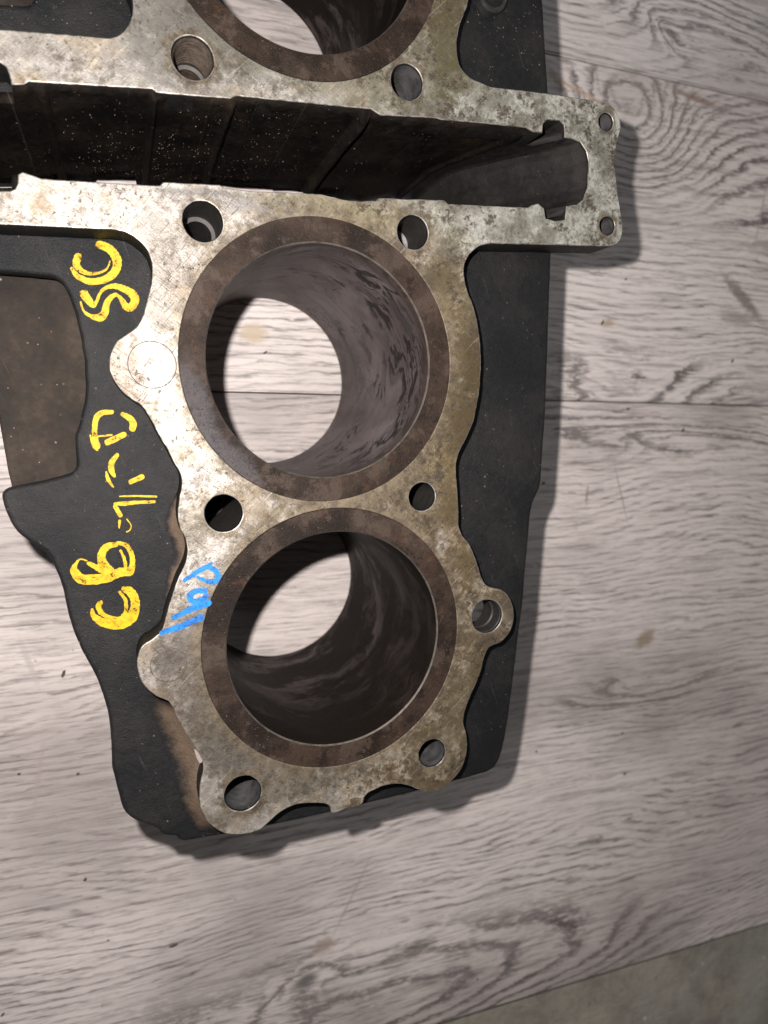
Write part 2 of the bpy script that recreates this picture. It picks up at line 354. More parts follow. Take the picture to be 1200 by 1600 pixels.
def mat_concrete():
    n = N('raw_concrete')
    a = n.noise(scale=60, detail=8, rough=.7); b = n.noise(scale=300, detail=6, rough=.7); c = n.noise(scale=18, detail=4)
    col = n.mix(n.step(a, .33, .68), (.33, .30, .25), (.20, .18, .15))
    col = n.mix(n.mul(n.step(c, .45, .65), .5), col, (.36, .36, .33))
    col = n.mix(n.mul(n.step(b, .62, .72), .8), col, (.09, .075, .06))
    v = n.voro(scale=170); vr = n.xyz(n.voro(scale=170, out='Color'))
    col = n.mix(n.mul(n.step(v, .22, .12), n.step(vr[0], .93, .96)), col, (.50, .49, .46))
    n.set(Base_Color=col, Roughness=.85, Normal=n.bump(n.add(a, b), .0012, .7)); return n.m

M_AL = mat_aluminium(); M_EDGE = mat_aluminium(True)
M_BLACK = mat_black()
M_WALL = mat_black('sooty_tunnel_wall', dust=.42, base=(.0045, .004, .004), rough=.6, dusty=(.040, .028, .019), speck=.4, spec=.03)
M_DUSTY = mat_black('dusty_brown_casting', dust=1.0, base=(.012, .0095, .008), rough=.62, dusty=(.041, .032, .0255), speck=.5, spec=.15)
M_SIDE = mat_black('black_paint_side', dust=.15, base=(.008, .008, .008), rough=.5, spec=.15)
M_RING = mat_ring(); M_BORE = mat_bore(); M_BORE2 = mat_bore('sooty_bore_wall', .5)
M_HOLE = mat_simple('dark_hole_metal', (.03, .027, .025), .5, .2, .7, 400)
M_LEDGE = mat_simple('grey_hole_floor', (.085, .08, .078), .55, .2)
M_YEL = mat_paint('yellow_marker_paint', (.44, .30, .003), 1.0, (.012, .011, .010)); M_BLUE = mat_paint('blue_marker_ink', (.010, .15, .50), .5, (.20, .20, .20))
M_LIP = mat_simple('worn_liner_lip', (.42, .37, .33), .36, .9, .8, 500)
M_SEAM = mat_simple('dark_gap', (.05, .042, .036), .8, 0, .9, 500)

# ------------------------------------------------------------------ mesh helpers
BASE = at(495, 563, H)                       # the block's root stands on the floor under the first bore
root = bpy.data.objects.new('cylinder_block', None); C.objects.link(root)
root.empty_display_size = .03
root['label'] = 'black motorcycle engine cylinder block with scraped metal face and yellow lettering'
root['category'] = 'engine block'

def finish(name, me, mats, parent=root, angle=22, smooth=True):
    for mt in (mats if isinstance(mats, (list, tuple)) else [mats]): me.materials.append(mt)
    if smooth:
        me.polygons.foreach_set('use_smooth', [True]*len(me.polygons)); me.set_sharp_from_angle(angle=R(angle))
    o = bpy.data.objects.new(name, me); C.objects.link(o)
    if parent is not None: o.parent = parent
    return o
def offset(poly, d):
    """move a closed contour outward by d (inward when negative)"""
    n = len(poly); A = sum(poly[i].x*poly[(i+1) % n].y - poly[(i+1) % n].x*poly[i].y for i in range(n))
    s = 1 if A > 0 else -1; out = []
    for i in range(n):
        a = poly[i-1]; b = poly[i]; c = poly[(i+1) % n]
        t = (c-a)
        if t.length < 1e-9: out.append(b.copy()); continue
        t.normalize(); out.append(Vector((b.x + t.y*d*s, b.y - t.x*d*s)))
    return out
def clean(poly, eps=2e-5):
    out = []
    for p in poly:
        q = Vector((p[0], p[1]))
        if not out or (q-out[-1]).length > eps: out.append(q)
    if (out[0]-out[-1]).length < eps: out.pop()
    return out
def circle(c, r, n=64): return [Vector((c[0]+r*math.cos(2*math.pi*i/n), c[1]+r*math.sin(2*math.pi*i/n))) for i in range(n)]
def slab(name, contours, z0, z1, bevel, mats, res=1, parent=root):
    """flat casting: first contour is the outline, the others are openings; mats = top, edge, side"""
    cu = bpy.data.curves.new(name, 'CURVE'); cu.dimensions = '2D'; cu.fill_mode = 'BOTH'
    for c in contours:
        c = clean(c); sp = cu.splines.new('POLY'); sp.points.add(len(c)-1)
        for p, q in zip(sp.points, c): p.co = (q.x, q.y, 0, 1)
        sp.use_cyclic_u = True
    cu.extrude = (z1-z0)/2 - bevel; cu.bevel_depth = bevel; cu.bevel_resolution = res; cu.offset = -bevel
    ob = bpy.data.objects.new('tmp', cu); C.objects.link(ob)
    dg = bpy.context.evaluated_depsgraph_get(); dg.update()
    me = bpy.data.meshes.new_from_object(ob.evaluated_get(dg))
    bpy.data.objects.remove(ob); bpy.data.curves.remove(cu)
    me.name = name; me.materials.clear()
    me.transform(Matrix.Translation((0, 0, (z0+z1)/2)))
    bm = bmesh.new(); bm.from_mesh(me); bmesh.ops.remove_doubles(bm, verts=bm.verts, dist=1e-6)
    bmesh.ops.recalc_face_normals(bm, faces=bm.faces); bm.to_mesh(me); bm.free()
    o = finish(name, me, mats, parent)
    for p in me.polygons:
        p.material_index = 0 if p.normal.z > .98 else (1 if p.normal.z > .25 else 2)
        if p.normal.z > .98: p.use_smooth = False
    return o
def lathe(name, prof, c, mats, midx=None, seg=96, parent=root, closed=False, uvr=None):
    me = bpy.data.meshes.new(name); bm = bmesh.new(); uvl = bm.loops.layers.uv.new('UVMap')
    n = len(prof); V = [[bm.verts.new((c[0]+r*math.cos(2*math.pi*i/seg+2.9), c[1]+r*math.sin(2*math.pi*i/seg+2.9), z)) for (r, z) in prof] for i in range(seg)]
    for i in range(seg):
        j = (i+1) % seg
        for k in range(n if closed else n-1):
            l = (k+1) % n
            f = bm.faces.new((V[i][k], V[i][l], V[j][l], V[j][k]))
            if midx: f.material_index = midx[k]
            for lp, (a, kk) in zip(f.loops, ((i, k), (i, l), (i+1, l), (i+1, k))):
                lp[uvl].uv = (2*math.pi*a/seg*(uvr or .0275), prof[kk][1])
    if not closed:
        for ring, want in ((0, None), (n-1, None)):
            if prof[ring][0] > 1e-5 and ring == n-1:
                f = bm.faces.new([V[i][ring] for i in range(seg)])
                if midx: f.material_index = midx[-1]
    bmesh.ops.recalc_face_normals(bm, faces=bm.faces) if closed else None
    bm.to_mesh(me); bm.free()
    return finish(name, me, mats, parent, 35)

# ------------------------------------------------------------------ the floor
floor = bpy.data.objects.new('floor', None); C.objects.link(floor); floor['kind'] = 'structure'
light = (.585, .525, .503); dark = (.115, .099, .096)
ANG = R(-.5)
def plank(name, y0, y1, mat, label, x0=-.62, x1=.95):
    ca, sa = math.cos(ANG), math.sin(ANG)
    bm = bmesh.new(); bmesh.ops.create_cube(bm, size=1)
    for v in bm.verts:
        X = x0 if v.co.x < 0 else x1; Y = (y0+.0003) if v.co.y < 0 else (y1-.0003); Z = -.008 if v.co.z < 0 else 0
        v.co = (X*ca - Y*sa, X*sa + Y*ca, Z)
    bmesh.ops.bevel(bm, geom=[e for e in bm.edges if all(v.co.z > -.001 for v in e.verts)], offset=.0006, segments=2, affect='EDGES')
    me = bpy.data.meshes.new(name); bm.to_mesh(me); bm.free()
    o = finish(name, me, mat, floor, smooth=False); o['label'] = label
    return o
def fk(px, py): return fl(px, py)
y_seam = fl(880, 626); y_seam = y_seam.y*math.cos(ANG) - y_seam.x*math.sin(ANG)
y_top = fl(1020, 119); y_top = y_top.y*math.cos(ANG) - y_top.x*math.sin(ANG)
y_bot = fl(1000, 1505); y_bot = y_bot.y*math.cos(ANG) - y_bot.x*math.sin(ANG)
mA = mat_plank('whitewashed_oak_near', 1.0, light, dark, 130, (
    (fl(600, 1600), .115, .028, 2.0, 8.0, 0), (fl(478, 1532), .016, .008, 25, 1.2, .9), (fl(1000, 1078), .035, .007, 2, 1.6, .0), (fl(1040, 680), .07, .006, -4, -2.0, 0)), 1.0, .55)
mB = mat_plank('whitewashed_oak_middle', 4.0, (.60, .545, .525), dark, 150, (
    (fl(985, 190), .030, .022, -10, 6.0, 0), (fl(1290, 270), .06, .03, 0, -3.0, 0), (fl(960, 640), .06, .018, 0, 4.0, 0)), .8, .45)
mC = mat_plank('whitewashed_oak_far', 9.0, (.52, .485, .47), (.125, .112, .112), 170, (
    (fl(1080, 20), .050, .014, -12, -3.5, .0), (fl(1050, 55), .012, .004, -30, -1.5, .55)), 1.3, .5)
plank('plank', y_bot, y_seam, mA, 'wide pale plank under the lower half of the block')
plank('plank', y_seam, y_top, mB, 'pale plank with wavy grain beside the metal ear')
plank('plank', y_top, y_top+.155, mC, 'grey plank at the top right corner')
def sheet(name, x0, x1, y0, y1, z, mat, nx=2):
    me = bpy.data.meshes.new(name)
    me.from_pydata([(x0, y0, z), (x1, y0, z), (x1, y1, z), (x0, y1, z)], [], [(0, 1, 2, 3)])
    return finish(name, me, mat, None, smooth=False)
s = sheet('concrete_ground', -.62, .95, -.75, .40, -.0085, mat_concrete()); s['kind'] = 'structure'

# ------------------------------------------------------------------ traced contours (photo pixels on the gasket face)
EAR = [(765,135),(800,139.5),(860,146.5),(900,152.5),(940,159),(957.5,167),(967,182),(970,200),(964,222),(961,250),(959.5,261),(961.5,264),(965,300),(970,330),(973,357),(969,375),(957.5,384),
       (940,384.5),(866,382.5),(790,381),(767,381),(748,385),(734,397)]
RIGHT = [(726,412.5),(725,429),(729,450),(739.6,479),(746.7,508),(751,546),(751,583),(748,617),(739.6,658),(727,687.5),(716.7,708),(712.5,729),(714.6,767),(716.7,800),(716.7,821),(723,837.5),
         (733,850),(743,873),(751.7,900),(758,913),(766.7,917.7),(783,921.7),(795,933),(801.7,950),(802.7,967),(796.7,987),(783,1003),(770,1008),(763,1013),(756.7,1027),(751.7,1047),(743,1070),(733,1093),(726,1113),
         (724,1130),(728,1143),(730,1160),(728,1180),(720,1203),(703,1223),(687,1233),(667,1236.5),(653,1233),(640,1228),(623,1225),(603,1227),(587,1233),(572,1242),(565,1256.5),(543,1263),(520,1270.7),
         (515,1260),(506,1255.5),(483,1255),(460,1258),(440,1268),(423,1282),(410,1294),(390,1302),(363,1304),(347,1300.5),(327,1287),(315,1267),(311,1243),(313,1223),(317.5,1203),(316,1187),(307,1172),(293,1150),(278,1123),
         (270,1105),(262,1095),(243,1087),(227,1073),(217.7,1057),(214,1037),(216.7,1020),(225,1007),(240,997),(250,988),(256,976),(260,960),(267,937),(277,907),(288,883),(293,863),(290,843),(282,827),(278,807),(280,780),(284,760),
         (283,743),(275,728),(263,705),(247,677),(233,650),(220,633),(203,622),(187,607),(175,588),(170.7,570),(173,553),(181.7,535),(197,523),(213,511.5),(222,497),(230,470),(236.7,443)]
LEFT = [(238,417),(231.7,393),(218,377),(200,364),(180,359),(117,355.7),(60,353),(0,350),(-115,345)]
UPLEFT = [(-115,40),(0,46),(135,56),(170,59),(187,54),(198,43),(205,29),(208,5),(203,-25)]
UPRIGHT = [(730,10),(720,35),(715,57),(714,80),(720,105),(737,123)]
gp = catmull(EAR, 4)[:-1] + catmull([EAR[-1]]+RIGHT, 4)[:-1] + catmull([RIGHT[-1]]+LEFT, 4)
gp2 = catmull(UPLEFT, 4); gp3 = catmull(UPRIGHT, 4)
outer = [at(*p) for p in gp] + [at(*p) for p in gp2] + [mir(at(*p)) for p in reversed(catmull(RIGHT[4:-1], 4))] + [at(*p) for p in gp3]
def rough_edge(poly, amp, freq=900):
    from mathutils import noise
    out = []
    for p in poly:
        q = Vector((p[0], p[1], 0)); d = noise.noise_vector(q*freq)
        out.append(Vector((p[0]+d.x*amp, p[1]+d.y*amp)))
    return out
def dense(poly, step):
    out = []; n = len(poly)
    for i in range(n):
        a = Vector((poly[i][0], poly[i][1])); b = Vector((poly[(i+1) % n][0], poly[(i+1) % n][1])); k = max(1, int((b-a).length/step))
        out += [a.lerp(b, t/k) for t in range(k)]
    return out

# chain tunnel (upper edge from left to right, right end, lower edge back); S marks the guide slots
TU = [(-95,92,'S'),(-95,129,'D'),(0,97.5,'S'),(10,105,'S'),(14,115,'S'),(17.5,132.5),(37.5,132.5),(45,127.5),(120,132),(237.5,139),(245,145),(300,149.5),(360,154),(370,150),(470,160),(580,170.5),(588,176),(595,180),(640,182),(683,184.5),(690,187),(760,193),(822,199.5),
      (833,206),(847.5,208),(849,193,'S'),(855,187.5,'S'),(875,188.5,'S'),(881.5,195,'S'),(882.5,214.5),(893,216.5),(907,222),(916,235),(920,252),(918,294),(911,311),(901,319.5),(885,322),(883,343,'S'),(868,345,'S'),(853,341,'S'),(850,325),(841,317.5),(832,320),(825,324),
      (700,318.5),(694,312.5),(640,311),(592,309),(586,314),(548,314),(500,303),(440,300),(400,299),(350,293),(343,288.5),(310,287),(255,284.5),(250,290),(220,288.5),(135,283.5),(65,279),(47.5,273),(35,268.5),(28,272.5),(28,287,'S'),(24,295,'S'),(15,298.5,'S'),(0,298.5,'S'),(-95,294,'S'),(-95,271,'D')]
tun_top = [at(p[0], p[1]) for p in TU if p[-1] != 'D']
TD = [(p[0], p[1]) for p in TU if p[-1] != 'S']
def slide(p, px, depth):
    """the end wall of the tunnel leans inward as it goes down"""
    wgt = max(0, min(1, (px-700)/215.0))
    return Vector((p.x - wgt**1.3*min(depth*.60, .022), p.y + wgt*min(depth, .03)*.04))

bores = [at(495.0, 563.5)]
c1 = Vector((.2758*D, .093*D, H)); c2 = Vector((.2934*D, -.317*D, H)); c3 = mir(c1) + Vector((.0011, .0008, 0)); c4 = mir(c2)
cyl = [c1, c2, c3, c4]; RB = .0275; RO = .1991*D
def hole(px, py, r): return (at(px, py), r*PX*1.06)
holes = {'A': hole(317, 346, 27.5), 'B': hole(645, 363, 25.5), 'C': hole(301, 90.5, 28), 'D': hole(636, 128, 25.5), 'E': hole(947, 190.5, 14.5), 'F': hole(949, 353, 15.5),
         'G': hole(349.5, 802, 27.5), 'H': hole(659.5, 776, 23), 'I': hole(379.5, 1240, 28.5), 'J': hole(675, 1177, 24.5), 'K': hole(761, 963, 29)}
for k in 'GHIJK': holes[k+'m'] = (mir(holes[k][0]), holes[k][1])

gasket = slab('gasket_face', [rough_edge(dense(outer, .0006), .00010)] + [circle(c, RO+.00006, 128) for c in cyl] + [rough_edge(dense(tun_top, .0007), .00008)]
              + [rough_edge(circle(c, r, 48), .00006) for c, r in holes.values()], H-.009, H, .00022, [M_AL, M_EDGE, M_SIDE], res=2)
for p in gasket.data.polygons:                # the joint round each liner is a dark line, not a bright edge
    if p.material_index == 1 and any((Vector((p.center.x-c.x, p.center.y-c.y))).length < RO+.0006 for c in cyl): p.material_index = 0
gasket['label'] = 'stained bare aluminium sealing face with bolt holes'

# ------------------------------------------------------------------ black deck
DK = .009
DECK = [(868,300),(866,385),(863,396),(861.7,433),(860,475),(857,558),(854,642),(850,700),(847,748),(844,764.6),(835,783),(831,798),(829,817),(827,842),(822,895),(818,946),(813,983),(803,1067),(793,1140),(786,1173),(780,1190),(771.7,1201.7),(760,1208),
        (713,1221.7),(657,1236.7),(565,1259),(520,1270),(413,1293.5),(355,1304.5),(317.5,1311),(290,1315.7),(280,1313.7),(275,1308.7),(255,1306),(247.5,1298.7),(237.5,1292.5),(212.5,1283.7),(195,1270),(187.5,1250),(180,1220),
        (176,1205),(174.5,1185),(173,1150),(169.5,1120),(162.5,1092.5),(152.5,1065),(140,1040),(125,1012),(114,985),(106.7,960),(97,917),(88,893),(80,875),(66.7,860),(43,845),(23,827),(10,803),(3,781),(4,770),(13,762.7),
        (62.5,752.5),(107.5,741),(117.5,732.5),(119.5,722.5),(117,682.5),(122.5,667.5),(128,645),(132,625),(133.7,605),(132.5,572.5),(127.5,535),(117.5,490),(110,467.5),(102.5,450),(92.5,437.5),(82.5,432.5),(45,428),(0,424.5),(-125,418)]
dl = [at(p[0], p[1], DK) for p in catmull(DECK, 4)]
deck_outer = dl + [mir(p) for p in reversed(dl)]
def tunnel_at(depth, grow):
    pts = [slide(Vector(at(*p)[:2]), p[0], depth) for p in TD]
    return offset(clean(pts), grow)
def bigger(keys, g): return [circle(holes[k][0], holes[k][1]+g, 40) for k in keys]
keysAll = [k for k in holes if k not in 'EF']
deck = slab('painted_deck', [rough_edge(dense(deck_outer, .0006), .00010, 500)] + [circle(c, RO-.0005, 96) for c in cyl] + [tunnel_at(DK, .0006)]
            + bigger([k for k in keysAll if k[0] != 'K'], .0006) + bigger(['K', 'Km'], .0010),
            H-.0132, H-DK, .0011, [M_BLACK, M_BLACK, M_SIDE], res=3)
deck['label'] = 'black painted deck around the metal face'

# body below the deck, with the dusty recess on the left
BODY = [(842,300,.012),(838,352,.012),(800,380,.016),(740,400,.016),(712,430,.016),(716,520,.016),(722,600,.016),(712,690,.016),(700,760,.016),(706,830,.016),(716,900,.016),(716,1010,.016),(724,1060,.016),(716,1150,.016),(690,1205,.016),(600,1228,.016),(480,1258,.016),(380,1280,.016),(300,1290,.016),(240,1270,.016),(205,1225,.016),
        (192,1150,.016),(180,1090,.016),(150,1020,.016),(122,940,.016),(105,880,.016),(78,852,.016),(40,820,.016),(20,768,.016),(17,757,.016),(0,664,.016),(-25,560,.016),(-60,425,.016),(-110,418,.016)]
bl = [at(*p) for p in BODY]
body_outer = bl + [mir(p) for p in reversed(bl)]
body = slab('casting_body', [rough_edge(dense(body_outer, .001), .0002, 400)] + [circle(c, RO-.0006, 96) for c in cyl] + [tunnel_at(.016, .0008)]
            + bigger(['A', 'B', 'C', 'D', 'G', 'H', 'Gm', 'Hm'], .0008), .017, H-.0158, .0006, [M_DUSTY, M_DUSTY, M_SIDE])
body['label'] = 'dusty brown lower casting seen in the recess'
# ------------------------------------------------------------------ chain tunnel wall
def tunnel_wall():
    me = bpy.data.meshes.new('chain_tunnel_wall'); bm = bmesh.new()
    pts2 = TD
    base = clean([Vector((at(p[0], p[1]).x, at(p[0], p[1]).y)) for p in pts2])
    px = [p[0] for p in pts2]; py = [p[1] for p in pts2]
    # subdivide
    P = []; k = len(base)
    for i in range(k):
        j = (i+1) % k; L = (base[j]-base[i]).length; m_ = max(1, int(L/.0006))
        for t in range(m_): P.append((base[i].lerp(base[j], t/m_), px[i]+(px[j]-px[i])*t/m_, py[i]+(py[j]-py[i])*t/m_))
    A = offset([p[0] for p in P], -.00006)
    from mathutils import noise
    levels = [.0006, .004, .009, .013, .018, .024, .030, .036, .042, .048, .054, .060]
    rows = []
    for (p0, x, y), a in zip(P, A):
        slot = (x < 15 and True) or (849 <= x <= 884 and y < 250) or (850 <= x <= 884 and y > 300)
        bot = .0605
        if y < 260:
            if 128 < x < 218: bot = .0565
            elif 340 < x < 500: bot = .0590
            elif x > 640: bot = .066
            elif 218 <= x <= 340: bot = .0640
        col = []
        for d in levels:
            dd = bot*d/.060 if d > .02 else d
            if slot and d < .009: dd = .0089 + d*.02
            q = slide(a, x, dd)
            w_ = noise.noise(Vector((q.x*160, q.y*160, dd*160)))*.00035
            # two shallow cast ridges run down the far wall
            rdg = 0
            if y < 215:
                for rx, am, wd in ((62, .0012, 7), (241, .0012, 5), (366, .0014, 6), (576, .0026, 7)): rdg += am*math.exp(-((x-rx)/wd)**4)
            col.append(bm.verts.new((q.x, q.y + (w_ - rdg if dd > .002 else 0), H-dd)))
        rows.append(col)
    for i in range(len(rows)):
        j = (i+1) % len(rows)
        for l in range(len(levels)-1):
            f_ = bm.faces.new((rows[i][l], rows[i][l+1], rows[j][l+1], rows[j][l])); f_.material_index = 1 if P[i][1] > 842 else 0
    bm.to_mesh(me); bm.free()
    o = finish('chain_tunnel_wall', me, [M_WALL, mat_black('smooth_grey_casting', dust=.35, base=(.010, .009, .009), rough=.42, dusty=(.045, .038, .034), speck=.25, spec=.12)], root, 40)
    sol = o.modifiers.new('thickness', 'SOLIDIFY'); sol.thickness = .0022; sol.offset = -1
    # outward is away from the tunnel: check the first far-wall face
    o['label'] = 'sooty black inner wall of the chain tunnel'
    return o
tw = tunnel_wall()

# ------------------------------------------------------------------ liners
for i, c in enumerate(cyl):
    prof = [(RO, H+.00003), (RB+.00032, H+.00003), (RB, H-.0004), (RB, .0009), (RB+.0007, .0002), (RB+.0028, .0002), (RB+.0030, .0160), (RO, .0163)]
    lathe('cylinder_liner', prof, c, [M_RING, M_BORE2 if i > 0 else M_BORE, M_LIP], [0, 2, 1, 1, 0, 0, 0, 0], 160, closed=True)

# ------------------------------------------------------------------ bolt holes
def bolt_hole(key, d1, r2=None, d2=None, wall=None, thread=False):
    c, r = holes[key]; q = r - .00015
    if r2 is None: prof = [(q, H-.0006), (q, H-d1), (0.00002, H-d1)]; mi = [0, 1]
    else: prof = [(q, H-.0006), (q, H-d1), (r*r2, H-d1-.0006), (r*r2, H-d2), (.00002, H-d2)]; mi = [0, 2, 0, 0]
    if thread:
        tz = [(q if i % 2 else q-.00035, H-.0015-i*.0006) for i in range(int((d1-.002)/.0006))]
        prof = prof[:1]+tz+prof[1:]; mi = [0]*len(tz)+mi
    lathe('bolt_hole', prof, c, [wall or M_HOLE, M_HOLE, M_LEDGE], mi, 40)
M_GREYWALL = mat_simple('grey_hole_wall', (.075, .073, .075), .55, .1, .95, 260, .0005)
M_RUSTWALL = mat_simple('rusty_hole_wall', (.075, .055, .042), .6, .2, .9, 500, .0006)
bolt_hole('A', .0125, .78, .045); bolt_hole('C', .013, .82, .05, M_RUSTWALL, True)
bolt_hole('B', .013, .70, .045); bolt_hole('D', .020, .7, .045, M_GREYWALL)
for k in ('G', 'H', 'Gm', 'Hm'): bolt_hole(k, .030, .8, .05)
for k in ('I', 'J', 'Im', 'Jm'): bolt_hole(k, .030, None, None, M_GREYWALL)
for k in 'EF': bolt_hole(k, .0085, None, None, M_GREYWALL)
# counterbore rim of the lug hole
for k in ('K', 'Km'):
    c, r = holes[k]
    lathe('lug_bush', [(r+.0002, H-.0008), (r-.00015, H-.0012), (r-.0003, H-.0045), (r-.0006, H-.0048), (r-.0006, H-.0095), (r+.0005, H-.0095), (r+.0005, H-.0008)], c, [M_HOLE], None, 48, closed=True)
# core plugs pressed flush into the face
def core_plug(c, r):
    lathe('core_plug', [(r, H-.0004), (r*.99, H+.00002), (r*.95, H+.000035), (r*.92, H+.00002), (.00002, H+.00003)], c, [M_AL], None, 56)
    lathe('plug_groove', [(r*1.03, H+.00004), (r*.99, H+.00004), (r*.99, H-.0002), (r*1.03, H-.0002)], c, [M_SEAM], None, 56, closed=True)
for (px, py, r) in ((238, 570, 33.5), (263.5, 1039, 26.5)):
    core_plug(at(px, py), r*PX); core_plug(mir(at(px, py)), r*PX)
# pipe stub on the far deck
ps = at(773, -11, DK-.003)
lathe('coolant_stub', [(.0042, H-DK-.003), (.0042, H-DK+.0022), (.0038, H-DK+.0027), (.0031, H-DK+.0024), (.0029, H-DK+.001), (.0029, H-DK-.003)], ps, [mat_simple('glossy_black_collar', (.20, .20, .20), .14, .9, .5)], None, 48, closed=True)
lathe('stub_bottom', [(.003, H-DK-.0005), (.00002, H-DK-.0005)], ps, [M_DUSTY], None, 32)

# cast shoulder rising to the face at the outer corner, and a second fillet along the left edge
def shoulder(name, inner, outerp, zi, mat):
    a = [at(p[0], p[1], zi) for p in catmull(inner, 4)]; b = [at(p[0], p[1], DK-.00025) for p in catmull(outerp, 4)]
    me = bpy.data.meshes.new(name); n = len(a); V = []; F = []; K = 6
    for i in range(n):
        for k in range(K+1):
            t = k/K; p = a[i].lerp(b[min(i, len(b)-1)], t); p.z = b[0].z + (a[0].z-b[0].z)*(1-t)**1.8
            V.append(p)
    for i in range(n-1):
        for k in range(K): F.append((i*(K+1)+k, i*(K+1)+k+1, (i+1)*(K+1)+k+1, (i+1)*(K+1)+k))
    me.from_pydata(V, [], F)
    uv = me.uv_layers.new(name='UVMap')
    for lp in me.loops: uv.data[lp.index].uv = ((lp.vertex_index//(K+1))/n, (lp.vertex_index % (K+1))/K)
    if 1:
        return finish(name, me, mat, root, 40)
def mat_shoulder():
    n = N('brown_to_black_paint'); v = n.xyz(n.uv)  # brown beside the face, fading to black outward and at both ends
    a = n.noise(scale=220, detail=6, rough=.7); f = n.noise(scale=1800, detail=4, rough=.7)
    d = n.add(v[1], n.mul(n.sub(a, .5), 1.1))
    ends = n.mul(n.step(v[0], .0, .14), n.step(v[0], 1.0, .86))
    br = n.mul(n.step(d, .95, .25), ends)
    col = n.mix(n.mul(br, n.add(n.mul(f, .7), .45)), (.008, .008, .0085), (.125, .088, .062))
    n.set(Base_Color=col, Roughness=.62, Specular_IOR_Level=.15, Normal=n.bump(n.add(a, f), .0003, .8)); return n.m
M_SHOULDER = mat_shoulder()
shoulder('cast_shoulder', [(262,1096),(272,1108),(281,1126),(296,1150),(309,1171),(318,1187),(320,1203),(316,1225),(314,1246),(318,1266),(330,1286),(349,1300)],
         [(224,1084),(232,1104),(241,1126),(248,1148),(257,1170),(264,1192),(270,1214),(276,1234),(284,1254),(292,1276),(304,1294),(335,1303)], .0050, M_SHOULDER)
shoulder('cast_shoulder', [(285,758),(281,780),(279,807),(283,828),(291,845),(294,864),(289,884),(278,908),(268,938),(260,962)],
         [(284,757),(270,780),(258,808),(261,832),(268,850),(270,866),(266,882),(260,904),(258,936),(259,961)], .0065, M_SHOULDER)

# chips of bare metal on the face's edge
chip = bpy.data.meshes.new('edge_chip')
cp = [at(*p, .0012) for p in ((303,1170),(308,1173),(313,1181),(317,1190),(312,1193),(307,1184))]
chip.from_pydata([(p.x, p.y, p.z) for p in cp]+[(p.x, p.y, p.z-.004) for p in cp], [], [tuple(range(6))]+[(i, i+6, (i+1) % 6+6, (i+1) % 6) for i in range(6)])
finish('edge_chip', chip, mat_simple('fresh_broken_metal', (.26, .22, .20), .6, .2), smooth=False)

# ------------------------------------------------------------------ hand painted writing
def writing(name, ribbons, depth, mat, label, jag=.35):
    me = bpy.data.meshes.new(name); bm = bmesh.new(); rnd = random.Random(len(ribbons)*13+int(ribbons[0][0][0]))
    for ri, rb in enumerate(ribbons):
        zt = H-depth+.00005+ri*.000012
        c = catmull([(p[0], p[1]) for p in rb], 6); ws = []
        for i in range(len(rb)-1):
            for k in range(6): ws.append(rb[i][2]+(rb[i+1][2]-rb[i][2])*k/6)
        ws.append(rb[-1][2])
        n = len(c); L = []; Rr = []
        pts = list(zip(c, ws))
        d0 = (c[1]-c[0]).normalized(); d1 = (c[-1]-c[-2]).normalized()
        # rounded, ragged ends
        e0 = [(c[0]-d0*ws[0]*.5*f, ws[0]*g) for f, g in ((.8, .45), (.5, .8))]; e1 = [(c[-1]+d1*ws[-1]*.5*f, ws[-1]*g) for f, g in ((.5, .8), (.8, .45))]
        pts = e0+pts+e1
        for i, (p, w_) in enumerate(pts):
            a = pts[max(0, i-1)][0]; b = pts[min(len(pts)-1, i+1)][0]; t = (b-a).normalized(); nn = Vector((-t.y, t.x))
            j1 = rnd.uniform(-jag, jag); j2 = rnd.uniform(-jag, jag)
            for side, jj, lst in ((1, j1, L), (-1, j2, Rr)):
                q = p + nn*side*(w_*.47+jj); z = at(q.x, q.y, depth)
                lst.append((bm.verts.new((z.x, z.y, zt)), bm.verts.new((z.x, z.y, zt-.00018))))
        for i in range(len(L)-1):
            bm.faces.new((L[i][0], Rr[i][0], Rr[i+1][0], L[i+1][0]))
            bm.faces.new((L[i][0], L[i+1][0], L[i+1][1], L[i][1])); bm.faces.new((Rr[i][0], Rr[i][1], Rr[i+1][1], Rr[i+1][0]))
        bm.faces.new((L[0][0], L[0][1], Rr[0][1], Rr[0][0])); bm.faces.new((L[-1][0], Rr[-1][0], Rr[-1][1], L[-1][1]))
    bmesh.ops.recalc_face_normals(bm, faces=bm.faces); bm.to_mesh(me); bm.free()
    o = finish(name, me, mat, root, smooth=False); o['label'] = label
Y = 'yellow hand painted character '
writing('painted_character', [[(155,382,13),(166,386,14),(176,394,14),(183,408,15),(180,424,14),(165,436,13),(142,440,11),(122,432,9),(112,419,5)],
                              [(122,401,13),(119,412,12),(125,421,9),(138,427.5,6),(155,426,4),(167,420,3),(172,408,2)]], DK, M_YEL, Y+'shaped like a C nearest the top', .5)
writing('painted_character', [[(131,459,15),(138,469,13),(146,477,8),(151,471,5),(156,459,5),(165,450,6),(180,447,9),(195,452,11),(207,460,14),(211,470,14),(205,480,13),(197,479,12),(190,468,8),(182,460,4)],
                              [(126,472,3),(131,486,4),(142,494,6),(156,496,14),(164,488,13),(166,477,11),(172,466,9),(181,460,6)]], DK, M_YEL, Y+'shaped like an S, second from the top', .5)
writing('painted_character', [[(175,644,7),(160,645,9),(151,652,10),(148,667,9),(148,682,9),(151,697,13)], [(191,647,7),(202,653,10),(208,662,12),(207,670,11)], [(168,691,11),(194,679,9)], [(153,682,3),(175,679.5,2.5)], [(141,680,2.5),(145,696,3),(152,703,4)]],
        DK, M_YEL, Y+'broken into three strokes, third from the top')
